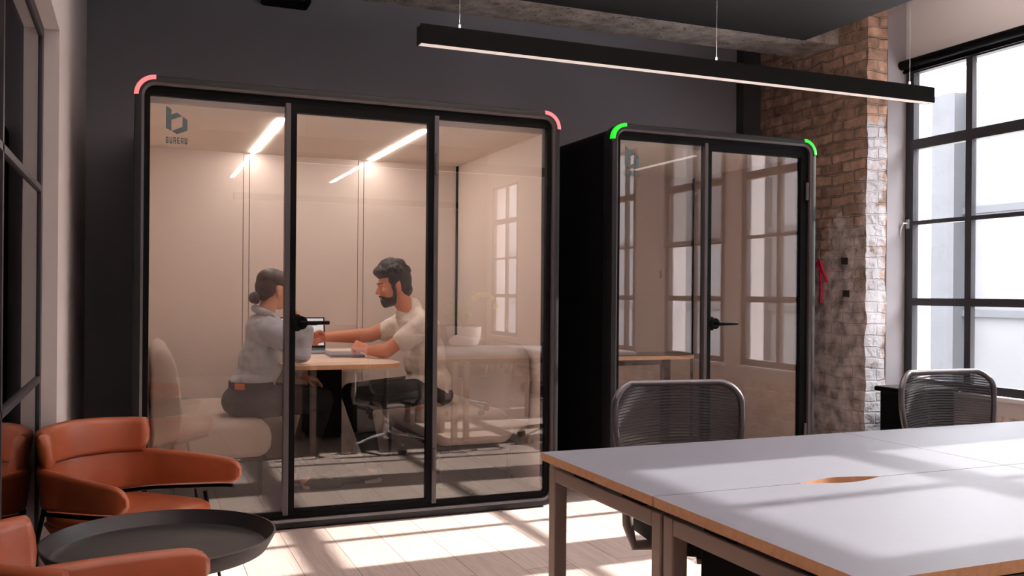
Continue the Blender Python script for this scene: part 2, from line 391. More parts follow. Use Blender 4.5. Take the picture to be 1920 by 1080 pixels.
# right (window) wall
mb = MB()
mb.box(XW, 5.64, YF, YB, WZ1, CZ); mb.box(XW, 5.64, YF, YB, .45, WZ0-.03)
y_hi = YB
for y0, y1, ym in WINS:
    mb.box(XW, 5.64, y1, y_hi, WZ0-.03, WZ1); y_hi = y0
mb.box(XW, 5.64, YF, y_hi, WZ0-.03, WZ1)
struct(mb.build('wall_right', M_white))
struct(MB().box(XW+.012, 5.64, YF, YB, 0, .45).build('wall_dado', M_brick))
for k, (y0, y1, ym) in enumerate(WINS):
    w = MB()
    xa, xb = XW+.005, XW+.06
    w.box(xa, xb, y0, y0+.075, WZ0, WZ1); w.box(xa, xb, y1-.075, y1, WZ0, WZ1)
    w.box(xa, xb, y0+.075, y1-.075, WZ0, WZ0+.06); w.box(xa, xb, y0+.075, y1-.075, WZ1-.03, WZ1)
    fr = struct(w.build('window_%d' % (k+1), M_steelw))
    w = MB()
    for z, h in ((2.385, .075), (1.80, .03), (1.212, .055)): w.box(xa, xb-.004, y0+.075, y1-.075, z-h/2, z+h/2)
    for za, zb in ((WZ0+.06, 1.1845), (1.2395, 1.785), (1.815, 2.3475), (2.4225, WZ1-.03)): w.box(xa+.004, xb-.008, ym-.026, ym+.026, za, zb)
    w.build('glazing_bar', M_steelw, fr)
    MB().box(XW+.034, XW+.039, y0+.075, y1-.075, WZ0+.06, WZ1-.03).build('pane', G_win, fr)
    MB().box(XW-.045, XW+.005, y0-.03, y1+.03, WZ0-.03, WZ0-.001, bev=.004).build('sill', M_sill, fr)
    if k == 0:
        h = MB().box(XW-.012, XW+.004, y1-.05, y1-.02, 1.76, 1.83, bev=.004)
        h.tube([(XW-.012, y1-.035, 1.80), (XW-.045, y1-.03, 1.80), (XW-.05, y1-.012, 1.76), (XW-.05, y1-.002, 1.70)], .007)
        h.build('latch', M_latch, fr)
# view outside
struct(MB().box(5.64, 40, -30, 40, -.5, -.35).build('ground', mat('pale_paving', (176, 172, 168), .9)))
M_fac = mat('pale_render', (72, 71, 73), .9, var=(.6, .12))
fac = struct(MB().box(14, 15, -25, 34, -.35, 5.0).box(14, 15, -25, .9, 5.0, 8.5).build('exterior_facade', M_fac))  # upper block added to keep bright sky out of the mirrored windows
mb = MB()
for y in (-16, -8, 0, 6.2, 12.55, 19, 26): mb.box(13.7, 14.0, y-.3, y+.3, -.35, 4.96)
mb.build('pilaster', mat('grey_render', (48, 48, 51), .9, var=(2, .1)), fac)
mb = MB()
for z in (.9, 2.75): mb.box(13.9, 14.0, -25, 34, z, z+.12)
mb.build('string_course', mat('grey_render', (0, 0, 0)), fac)

# marks on the brick pier
def spray(pts, r, name, par=None):
    m = MB()
    for a, b in zip(pts, pts[1:]):
        a, b = Vector(a), Vector(b); n = max(2, int((b-a).length/.02))
        for i in range(n):
            p = a.lerp(b, i/n); q = a.lerp(b, (i+1)/n); d = (q-p).normalized(); s = Vector((-d.y, d.x))
            w1, w2 = r*(.7+.5*random.random()), r*(.7+.5*random.random())
            poly = [p+s*w1-d*.004, p-s*w1-d*.004, q-s*w2+d*.004, q+s*w2+d*.004]
            m.prism([(v.x, v.y) for v in poly], 4.966, 4.984, 'x')
    return m
ar = spray([(5.716, 1.525), (5.70, 1.30), (5.705, 1.20)], .0075, 'a')
for pts in ([(5.716, 1.525), (5.775, 1.465)], [(5.716, 1.525), (5.672, 1.43), (5.636, 1.366)]):
    t = spray(pts, .007, 'b'); me = bpy.data.meshes.new('t'); t.bm.to_mesh(me); t.bm.free(); ar.bm.from_mesh(me)
ar.build('painted_arrow', M_spray, PIER)
for (y, z) in ((5.453, 1.514), (5.434, 1.267)):
    h = MB().box(4.974, 4.99, y-.026, y+.026, z-.022, z+.022); h.box(4.970, 4.985, y-.030, y-.024, z-.025, z+.025); h.box(4.970, 4.985, y-.03, y+.03, z+.021, z+.027)
    h.build('fixing_hole', M_hole, PIER)

# roller blinds
def blind(k, drop, label):
    y0 = WINS[k][0]-.02; y1 = y0+WINW+.05
    b = empty('roller_blind', (XW-.05, (y0+y1)/2, 2.97), label, 'blind', 'roller blinds over the windows')
    MB().cyl((XW-.05, y0+.03, 2.985), (XW-.05, y1-.015, 2.985), .033, n=20).build('roller', M_blk, b, smooth=40)
    MB().box(XW-.09, XW-.001, y0, y0+.03, 2.935, 3.03, bev=.01).build('bracket', M_blk, b)
    MB().box(XW-.085, XW-.001, y1-.015, y1, 2.945, 3.022, bev=.005).build('bracket', M_blk, b)
    MB().box(XW-.026, XW-.02, y0+.04, y1-.02, 2.94-drop, 2.985).build('blind_fabric', M_screenf if drop > .1 else M_blk_matt, b)
    MB().box(XW-.031, XW-.015, y0+.04, y1-.02, 2.925-drop, 2.945-drop, bev=.003).build('hem_bar', M_blk, b)
    c = MB(); c.tube([(XW-.07, y0+.04, 2.96), (XW-.07, y0+.042, 1.5)], .0022, 6); c.tube([(XW-.058, y0+.04, 2.96), (XW-.058, y0+.042, 1.5)], .0022, 6)
    ch = c.build('chain', M_latch, b)
    MB().box(XW-.078, XW-.05, y0+.028, y0+.056, 1.43, 1.51, bev=.006).build('chain_weight', M_blk, ch)
    return b
def screen_fabric():
    m = bpy.data.materials.new('grey_sunscreen_fabric'); m.use_nodes = True
    nt = m.node_tree; nt.nodes.clear(); N = nt.nodes.new; L = nt.links
    out = N('ShaderNodeOutputMaterial'); mix = N('ShaderNodeMixShader'); tr = N('ShaderNodeBsdfTransparent'); df = N('ShaderNodeBsdfDiffuse')
    df.inputs['Color'].default_value = (*lin((120, 116, 116)), 1); mix.inputs['Fac'].default_value = .38
    L.new(tr.outputs[0], mix.inputs[1]); L.new(df.outputs[0], mix.inputs[2]); L.new(mix.outputs[0], out.inputs['Surface'])
    return m
M_screenf = screen_fabric()
blind(0, 0.0, 'black roller blind rolled up above the window beside the brick pier')
blind(2, 1.17, 'grey sunscreen roller blind drawn halfway down, mirrored in the smaller pod')

# small things along the walls
cab = empty('low_cabinet', (5.1, 4.9, 0), 'low black cabinet under the window next to the brick pier', 'cabinet')
MB().box(4.88, 5.32, 4.74, 4.98, .05, .585, bev=.006).build('body', M_blk_matt, cab)
MB().box(4.84, 5.325, 4.70, 5.0, .585, .62, bev=.012).build('top', M_blk, cab)
MB().box(4.9, 5.3, 4.76, 4.95, 0, .05).build('plinth', M_blk_matt, cab)
MB().box(4.872, 4.88, 4.76, 4.96, .08, .56, bev=.003).build('door', M_blk, cab)
v = empty('air_vent', (1.15, 6.5, 3.36), 'small black air vent unit high on the dark back wall', 'vent')
MB().box(.80, 1.127, 6.42, 6.6, 3.25, 3.41, bev=.02).build('housing', M_blk, v)
mb = MB()
for i in range(9): mb.box(.84+i*.028, .855+i*.028, 6.412, 6.421, 3.27, 3.39)
mb.build('louvre', mat('dark_grey_slat', (58, 54, 56), .5), v)

# ------------------------------------------------------------------ meeting pods
def ring_prof(x0, x1, z0, z1, r, prof, closed=False, n=10):
    """loft rounded-rectangle rings; prof = list of (inset d, y)"""
    out = []
    for d, y in prof:
        out.append([(a, y, b) for a, b in rrect(x0+d, x1-d, z0+d, z1-d, max(r-d, .008), n)])
    return out
def arc_strip(x0, x1, z1, r, side, y):
    """status light following the outer corner"""
    m = MB(); n = 12
    cx = x0+r if side < 0 else x1-r; cz = z1-r
    secs = []
    for k in range(n+1):
        t = (PI-k*PI/2/n) if side < 0 else (k*PI/2/n)
        sec = []
        for (rr, yy) in ((r+.0012, y+.03), (r+.0012, y-.0005), (r-.004, y-.0032), (r-.02, y-.0032), (r-.02, y+.004)):
            sec.append((cx+rr*math.cos(t), yy, cz+rr*math.sin(t)))
        secs.append(sec)
    return m.rings(secs)
LOGO = [[(252, 198), (313, 237), (313, 493), (252, 463)], [(313, 297), (375, 270), (437, 310), (313, 360)],
        [(437, 310), (492, 350), (492, 478), (437, 437)], [(437, 437), (492, 478), (375, 527), (313, 493)]]
GL = {'B': [(0, 0, .32, 1), (.32, .8, .84, 1), (.32, .4, .84, .6), (.32, 0, .84, .2), (.70, .06, 1, .46), (.68, .54, .98, .94)],
      'U': [(0, .08, .33, 1), (.67, .08, 1, 1), (.1, 0, .9, .2)],
      'R': [(0, 0, .32, 1), (.32, .8, .84, 1), (.32, .38, .84, .58), (.68, .48, 1, .94), (.64, 0, .98, .42)],
      'E': [(0, 0, .34, 1), (.34, .8, .97, 1), (.34, .4, .88, .6), (.34, 0, .97, .2)],
      'A': [(0, 0, .32, .88), (.68, 0, 1, .88), (.12, .8, .88, 1), (.32, .26, .68, .46)]}
def mark(parent, x, z, y, w):
    s = w/240
    m = MB()
    for poly in LOGO: m.prism([(x+(u-252)*s, z-(v_-198)*s) for u, v_ in poly], y-.0012, y-.0002, 'y')
    m.build('logo', M_logo, parent)
    m = MB(); lw = w/6.6; lh = .033*w/.102; zz = z-(642-198)*s
    for i, ch in enumerate('BUREAU'):
        xx = x+i*(w-lw*.82)/5
        for (a, b, c, d) in GL[ch]: m.prism([(xx+a*lw*.82, zz+b*lh), (xx+c*lw*.82, zz+b*lh), (xx+c*lw*.82, zz+d*lh), (xx+a*lw*.82, zz+d*lh)], y-.0012, y-.0002, 'y')
    m.build('lettering', M_logo, parent)

def handle(parent, x, z, y):
    h = MB()
    h.cyl((x, y-.028, z), (x, y, z), .036, n=28)
    h.box(x-.055, x, y-.018, y+.001, z-.045, z+.045, bev=.012)
    o = h.build('handle', M_blk, parent, smooth=40)
    l = MB(); l.tube([(x, y-.03, z), (x, y-.065, z), (x+.02, y-.075, z), (x+.14, y-.072, z+.002)], [.012, .012, .011, .010], 12)
    l.build('lever', M_blk, o, smooth=60)
    return o

def pod(x0, x1, yf, yb, H, posts, door, status, label, strips, seams, mark_at, hz, backpanel=True):
    """posts: fixed uprights (x0,x1); door: (x0,x1) of the door leaf; glass fills the rest"""
    root = empty('meeting_pod', ((x0+x1)/2, yf, 0), label, 'meeting pod', 'glass fronted meeting pods')
    r = .10
    outer = ring_prof(x0, x1, 0.004, H, r, [(.012, yf+.10), (.012, yb), (.055, yb), (.055, yf+.10)])
    MB().rings(outer, close_u=True).build('shell', M_felt, root, smooth=35)
    MB().rings(ring_prof(x0, x1, .004, H, r, [(.012, yf+.12), (0, yf+.11), (0, yf+.012), (.004, yf+.003), (.014, yf), (.034, yf), (.034, yf+.12)]), close_u=True).build('front_frame', M_frame, root, smooth=35)
    MB().rings(ring_prof(x0, x1, .004, H, r, [(.034, yf+.0), (.0465, yf+.011), (.0465, yf+.05), (.034, yf+.05)]), close_u=True).build('frame_lip', M_frame_lip, root, smooth=35)
    MB().rings(ring_prof(x0, x1, .004, H, r, [(.0465, yf+.03), (.074, yf+.032), (.074, yf+.10), (.0465, yf+.10)]), close_u=True).build('glazing_frame', M_blk, root, smooth=35)
    z0, z1 = .085, H-.092
    xi0, xi1 = x0+.074, x1-.074
    # top and bottom rails
    MB().box(xi0-.02, xi1+.02, yf+.034, yf+.075, z1, H-.06).build('top_rail', M_blk, root)
    MB().box(xi0-.02, xi1+.02, yf+.034, yf+.075, .06, z0).build('bottom_rail', M_blk, root)
    for a, b in posts:
        MB().box(a, b, yf+.022, yf+.075, z0-.015, z1+.015, bev=.003).build('post', M_frame_lip if b-a < .03 else M_frame, root)
    cuts = [xi0]+[q for p in sorted(posts+[door]) for q in p]+[xi1]
    first = None
    for a, b in zip(cuts[::2], cuts[1::2]):
        if b-a < .05: continue
        g = MB().box(a-.004, b+.004, yf+.046, yf+.054, z0-.005, z1+.005).build('glass_panel', G_pod, root)
        if first is None: first = g
    da, db = door
    st = .032
    d = MB().box(da, da+st, yf+.03, yf+.07, z0, z1).box(db-st, db, yf+.03, yf+.07, z0, z1).box(da+st, db-st, yf+.03, yf+.07, z1-.03, z1).box(da+st, db-st, yf+.03, yf+.07, z0, z0+.012).build('door', M_blk, root)
    MB().box(da+st-.004, db-st+.004, yf+.046, yf+.054, z0+.008, z1-.026).build('door_glass', G_pod, d)
    handle(d, da+st+.028, hz, yf+.045)
    for z in (.32, H-.35):
        MB().cyl((db+.012, yf+.018, z-.06), (db+.012, yf+.018, z+.06), .011, n=14).build('hinge', M_frame_lip, d, smooth=40)
    for sd in (-1, 1):
        arc_strip(x0, x1, H, r, sd, yf).build('status_light', status, root, smooth=35)
    # inside
    xa, xb, ya, yi = x0+.056, x1-.056, yf+.102, yb-.05
    bp = MB()
    edges = [xa]+seams+[xb]
    for a, b in zip(edges, edges[1:]): bp.box(a+(.022 if a != xa else 0), b-(.022 if b != xb else 0), yi, yi+.02, .09, 2.2)
    for sx in seams: bp.box(sx-.018, sx+.018, yi+.001, yi+.02, .09, 2.2)
    bp.build('back_panel', M_backp, root)
    MB().box(xa, xa+.02, ya, yi, .09, 2.2).build('side_panel', M_beige, root)
    MB().box(xb-.02, xb, ya, yi, .09, 2.2).build('side_panel', M_beige, root)
    MB().box(xb-.034, xb-.02, yi-.016, yi, .09, 2.2).build('corner_trim', M_blk, root)
    MB().box(xa, xb, ya, yi+.02, 2.2, 2.235).build('ceiling_panel', M_podceil, root)
    MB().box(xa, xb, ya, yi+.02, .06, .09).build('carpet', M_carpet, root)
    for sx, sy0, sy1, on in strips:
        MB().box(sx-.015, sx+.015, sy0, sy1, 2.193, 2.2).build('light_strip', M_strip if on else M_pdiff, root)
    mx, mz = mark_at
    mark(first, mx, mz, yf+.046, .102)
    return root
P1 = (-.007, 2.317); YP = 4.876
pod(P1[0], P1[1], YP, 6.56, 2.32, [(.73, .757), (1.547, 1.574)], (.757, 1.547), M_red,
    'larger black framed meeting pod with red corner lights and two people inside', [(.745, 5.12, 6.46, 1), (1.567, 5.12, 6.46, 1)], [.708, 1.505], (.141, 2.181), 1.085)
P2 = (2.717, 4.296); YQ = 4.976
pod(P2[0], P2[1], YQ, 6.4, 2.312, [(3.412, 3.436)], (3.436, 4.222), M_green,
    'smaller empty black framed meeting pod with green corner lights', [(3.52, 5.28, 6.07, 0)], [3.3], (2.832, 2.18), 1.064)

# ------------------------------------------------------------------ benches inside the big pod
def bench(flip, wall_x, front_x, y0, y1, label):
    """seat and back along Y; flip=+1: back on the low-x side"""
    b = empty('bench_seat', ((wall_x+front_x)/2, (y0+y1)/2, .09), label, 'bench', 'upholstered benches in the big pod')
    s = flip
    def X(d): return wall_x+s*d
    W = abs(front_x-wall_x)
    # seat: rounded cross-section lofted along Y
    def sec(pts, y, k):
        cx = sum(p[0] for p in pts)/len(pts); cz = sum(p[1] for p in pts)/len(pts)
        return [(X(cx+(p[0]-cx)*k[0]), y, cz+(p[1]-cz)*k[1]) for p in pts]
    def rr(a0, a1, b0, b1, r, n=6): return rrect(a0, a1, b0, b1, r, n)
    seat = rr(.10, W, .345, .545, .085)
    prof = [(0, (.80, .62)), (.02, (.93, .86)), (.06, (.985, .97)), (.10, (1, 1))]
    R_ = [sec(seat, y0+d, k) for d, k in prof]+[sec(seat, y1-d, k) for d, k in prof[::-1]]
    MB().rings(R_).build('seat', M_bench, b, smooth=60)
    back = [(.02, .40), (.165, .40), (.168, .60), (.155, .76), (.135, .86), (.105, .925), (.07, .945), (.035, .935), (.015, .88), (.008, .7)]
    R_ = [sec(back, y0+d, k) for d, k in prof]+[sec(back, y1-d, k) for d, k in prof[::-1]]
    MB().rings(R_).build('backrest', M_bench, b, smooth=60)
    f = MB(); f.box(min(X(.08), X(W-.03)), max(X(.08), X(W-.03)), y0+.05, y1-.05, .325, .345); f.build('frame', M_blk, b)
    for dx in (.12, W-.06):
        for y in (y0+.09, y1-.09):
            MB().cyl((X(dx), y, .09), (X(dx), y, .33), .011, n=12).build('leg', M_blk, b, smooth=60)
    return b
bench(1, P1[0]+.08, .705, 5.07, 6.4, 'greige upholstered bench that the person in grey sits on')
bench(-1, P1[1]-.08, 1.62, 5.07, 6.4, 'greige upholstered bench that the bearded person sits on')

# tables inside the pods
def stadium(x0, x1, y0, y1, r, n=12):
    """table outline, near end (y0) rounded with radius r"""
    pts = []
    for (cx, cy, q) in ((x0+r, y0+r, PI), (x1-r, y0+r, 1.5*PI)):
        for k in range(n+1):
            t = q+k*PI/2/n; pts.append((cx+r*math.cos(t), cy+r*math.sin(t)))
    return pts+[(x1, y1), (x0, y1)]
def top_mesh(poly, z0, z1, name, parent, top=M_lam, side=M_ply, M=None):
    m = MB().prism(poly, z0, z1)
    o = m.build(name, top, parent); o.data.materials.append(side)
    for p in o.data.polygons: p.material_index = 0 if abs(p.normal.z) > .5 else 1
    return o
M_tabtop = mat('pale_table_laminate', (226, 200, 182), .5, spec=.4)
t = empty('meeting_table', (1.08, 5.75, .09), 'round ended table with plywood edge between the two seated people', 'table')
top_mesh(stadium(.76, 1.43, 5.02, 6.5, .15), .823, .847, 'tabletop', t, top=M_tabtop)
MB().box(1.0, 1.19, 5.62, 5.74, .10, .823, bev=.006).build('leg', M_blk, t)
MB().box(.86, 1.30, 5.45, 5.92, .09, .105, bev=.003).build('foot_plate', M_blk, t)
t = empty('meeting_table', (3.2, 5.5, .09), 'rounded plywood edged table standing alone in the smaller pod', 'table')
M_dktop = mat('grey_table_laminate', (120, 108, 102), .45)
poly = [(2.80, 5.20), (3.30, 5.16)]+[(3.33+.22*math.cos(a), 5.38+.22*math.sin(a)) for a in [R(-90+15*i) for i in range(13)]]+[(2.80, 5.62)]
top_mesh(poly, .823, .847, 'tabletop', t, top=M_dktop)
MB().tube([(3.33, 5.33, .10), (3.33, 5.33, .823)], .03, sq=(.05, .05)).build('leg', M_blk, t)
MB().tube([(2.90, 5.45, .10), (2.90, 5.45, .823)], .03, sq=(.05, .05)).build('leg', M_blk, t)
MB().box(2.87, 3.36, 5.34, 5.46, .775, .822).build('rail', M_blk, t)
pp = MB().box(2.86, 3.10, 5.30, 5.50, .848, .862, bev=.002); pp.box(2.86, 3.06, 5.28, 5.46, .862, .875, bev=.002)  # two thin white slabs at the left of the table
tag(pp.build('white_slabs', mat('white_slab', (232, 228, 226), .8)), 'two thin white slabs on the table in the smaller pod', 'paper')

# laptops
l = empty('laptop', (1.03, 6.05, .848), 'open laptop with a lit white screen facing the two people', 'laptop')
MB().box(.87, 1.19, 5.93, 6.15, .849, .862, bev=.004).build('base', M_alu, l)
MB().box(.895, 1.165, 6.0, 6.13, .8605, .8635).build('keyboard', M_key, l)
Mx = Matrix.Translation((1.03, 6.15, .862)) @ Matrix.Rotation(R(-12), 4, 'X')
lid = MB().box(-.16, .16, 0, .008, 0, .222, bev=.003, M=Mx).build('lid', M_blk, l)
MB().box(-.15, .15, -.0015, .001, .03, .213, M=Mx).build('screen', M_scr, lid)
MB().box(.04, .11, -.0025, .0, .165, .195, M=Mx).build('screen_picture', M_scrd, lid)
MB().box(-.12, -.02, -.0025, .0, .11, .195, M=Mx).build('screen_picture', M_scrd, lid)
l = empty('closed_laptop', (1.23, 5.75, .847), 'closed grey laptop lying on the meeting table', 'laptop')
poly = [(1.115, 5.60), (1.325, 5.585), (1.35, 5.93), (1.14, 5.945)]
MB().prism(poly, .8485, .857).build('base', M_alu, l)
MB().prism([(x*.998+.0025, y) for x, y in poly], .858, .864).build('lid', mat('space_grey_lid', (134, 122, 120), .4, metal=.3), l)

# ------------------------------------------------------------------ people
def rcone(m, p0, r0, p1, r1, n=14):
    p0, p1 = Vector(p0), Vector(p1)
    for p, r in ((p0, r0), (p1, r1)):
        t = bmesh.new(); bmesh.ops.create_uvsphere(t, u_segments=n, v_segments=max(6, n//2+2), radius=r); m.add(t, Matrix.Translation(p))
    if (p1-p0).length > 1e-5: m.cyl(p0, p1, r0, r1, n)
def ell(m, c, rad, M=None, rot=None):
    t = bmesh.new(); bmesh.ops.create_uvsphere(t, u_segments=22, v_segments=14, radius=1)
    T = Matrix.Translation(c) @ (rot.to_4x4() if rot else Matrix()) @ Matrix.Diagonal((*rad, 1))
    m.add(t, (M @ T) if M is not None else T)
def fuse(m, name, material, parent=None, voxel=.006, it=6, wrinkle=None):
    """one continuous skin over overlapping volumes"""
    bmesh.ops.recalc_face_normals(m.bm, faces=m.bm.faces)
    me = bpy.data.meshes.new('tmp_fuse'); m.bm.to_mesh(me); m.bm.free()
    o = bpy.data.objects.new('tmp_fuse', me); COL.objects.link(o)
    r = o.modifiers.new('r', 'REMESH'); r.mode = 'VOXEL'; r.voxel_size = voxel
    s = o.modifiers.new('s', 'SMOOTH'); s.factor = .5; s.iterations = it
    if wrinkle:
        tx = bpy.data.textures.new(name+'_folds', 'CLOUDS'); tx.noise_scale = wrinkle[0]; tx.noise_depth = 1
        d = o.modifiers.new('d', 'DISPLACE'); d.texture = tx; d.strength = wrinkle[1]; d.mid_level = .5; d.texture_coords = 'GLOBAL'
        s2 = o.modifiers.new('s2', 'SMOOTH'); s2.factor = .4; s2.iterations = 2
    dg = bpy.context.evaluated_depsgraph_get()
    me2 = bpy.data.meshes.new_from_object(o.evaluated_get(dg))
    bpy.data.objects.remove(o); bpy.data.meshes.remove(me)
    me2.name = name; me2.materials.clear(); me2.materials.append(material)
    me2.polygons.foreach_set('use_smooth', [True]*len(me2.polygons))
    ob = bpy.data.objects.new(name, me2); COL.objects.link(ob)
    if parent is not None: ob.parent = parent
    return ob
def hand(m, wrist, d, n, curl, thumb_side, sc=1.0, index_curl=None):
    """palm + four curled fingers + thumb. d: pointing, n: palm normal (fingers curl to it), thumb_side: direction of the index edge"""
    w = Vector(wrist); d = Vector(d).normalized(); n = Vector(n); n = (n-d*n.dot(d)).normalized()
    s = d.cross(n).normalized()
    if s.dot(Vector(thumb_side)) < 0: s = -s
    L = .088*sc
    for k in (-.028, -.009, .010, .028):
        rcone(m, w+s*k*.55*sc+d*.005, .016*sc, w+d*L+s*k*sc, .0125*sc, 10)
    for i, (k, l1, l2, l3) in enumerate(((.029, .043, .026, .021), (.010, .047, .030, .023), (-.010, .044, .027, .022), (-.028, .035, .021, .019))):
        p = w+d*L+s*k*1.04*sc; a = 0
        cu = index_curl if (i == 0 and index_curl) else curl
        for seg, (ln, ang) in enumerate(((l1, cu[0]+i*4), (l2, cu[1]), (l3, cu[2]))):
            a += R(ang); q = p+(d*math.cos(a)+n*math.sin(a))*ln*sc
            rcone(m, p, (.0098-seg*.0009)*sc, q, (.0092-seg*.0009)*sc, 8); p = q
    b = w+d*.018*sc+s*.022*sc+n*.008
    e = b+(d*.55+s*.62+n*.35).normalized()*.04*sc; f = e+(d*.85+s*.05+n*.5).normalized()*.032*sc; g = f+(d*.8-s*.15+n*.55).normalized()*.025*sc
    rcone(m, b, .015*sc, e, .0115*sc, 8); rcone(m, e, .0112*sc, f, .0098*sc, 8); rcone(m, f, .0098*sc, g, .0085*sc, 8)
def head_parts(m, H, sc=1.0, fem=False):
    """H: matrix, x forward, y left, z up, origin mid-head"""
    S = H @ Matrix.Scale(sc, 4)
    ell(m, (-.012, 0, .030), (.094, .074, .086), S)
    ell(m, (.030, 0, -.010), (.060, .061, .082), S)
    ell(m, (.036, 0, -.062), (.052, .049 if not fem else .044, .050), S)
    ell(m, (.066, 0, -.092), (.020, .024, .020), S)
    ell(m, (.074, 0, .028), (.018, .046, .012), S)
    for y in (-.038, .038): ell(m, (.066, y, -.022), (.022, .020, .022), S)
    k = .8 if fem else 1
    for y in (-.031, .031):
        ell(m, (.067, y, .0145), (.0165, .0175, .0085), S); ell(m, (.067, y, -.0085), (.0145, .016, .0065), S)
    t = MB(); rcone(t, (.086, 0, .014), .0065*k, (.092+.016*k, 0, -.022), .0105*k, 10); ell(t, (.096, .010*k, -.026), (.008, .007*k, .007)); ell(t, (.096, -.010*k, -.026), (.008, .007*k, .007))
    if fem: ell(t, (.072, 0, -.094), (.016, .018, .016))
    ell(t, (.087, 0, -.052), (.010, .022, .007)); ell(t, (.085, 0, -.064), (.010, .019, .007))
    for y in (-1, 1):
        ell(t, (-.008, y*.077, -.012), (.018, .009, .031)); ell(t, (-.004, y*.074, -.036), (.011, .008, .012))
    bmesh.ops.transform(t.bm, matrix=S, verts=t.bm.verts)
    me = bpy.data.meshes.new('t'); t.bm.to_mesh(me); t.bm.free(); m.bm.from_mesh(me); bpy.data.meshes.remove(me)
def eyes(H, parent, sc=1.0):
    S = H @ Matrix.Scale(sc, 4)
    for y in (-.031, .031):
        e = MB(); ell(e, (.068, y, .003), (.0118, .0120, .0118), S); o = e.build('eye', M_eye, parent, smooth=180)
        i = MB(); ell(i, (.0772, y, .002), (.0036, .0058, .0058), S); i.build('iris', M_iris, o, smooth=180)
def headM(c, fwd, up=(0, 0, 1)):
    f = Vector(fwd).normalized(); u = Vector(up); u = (u-f*u.dot(f)).normalized(); y = u.cross(f)
    return Matrix(((f.x, y.x, u.x, c[0]), (f.y, y.y, u.y, c[1]), (f.z, y.z, u.z, c[2]), (0, 0, 0, 1)))

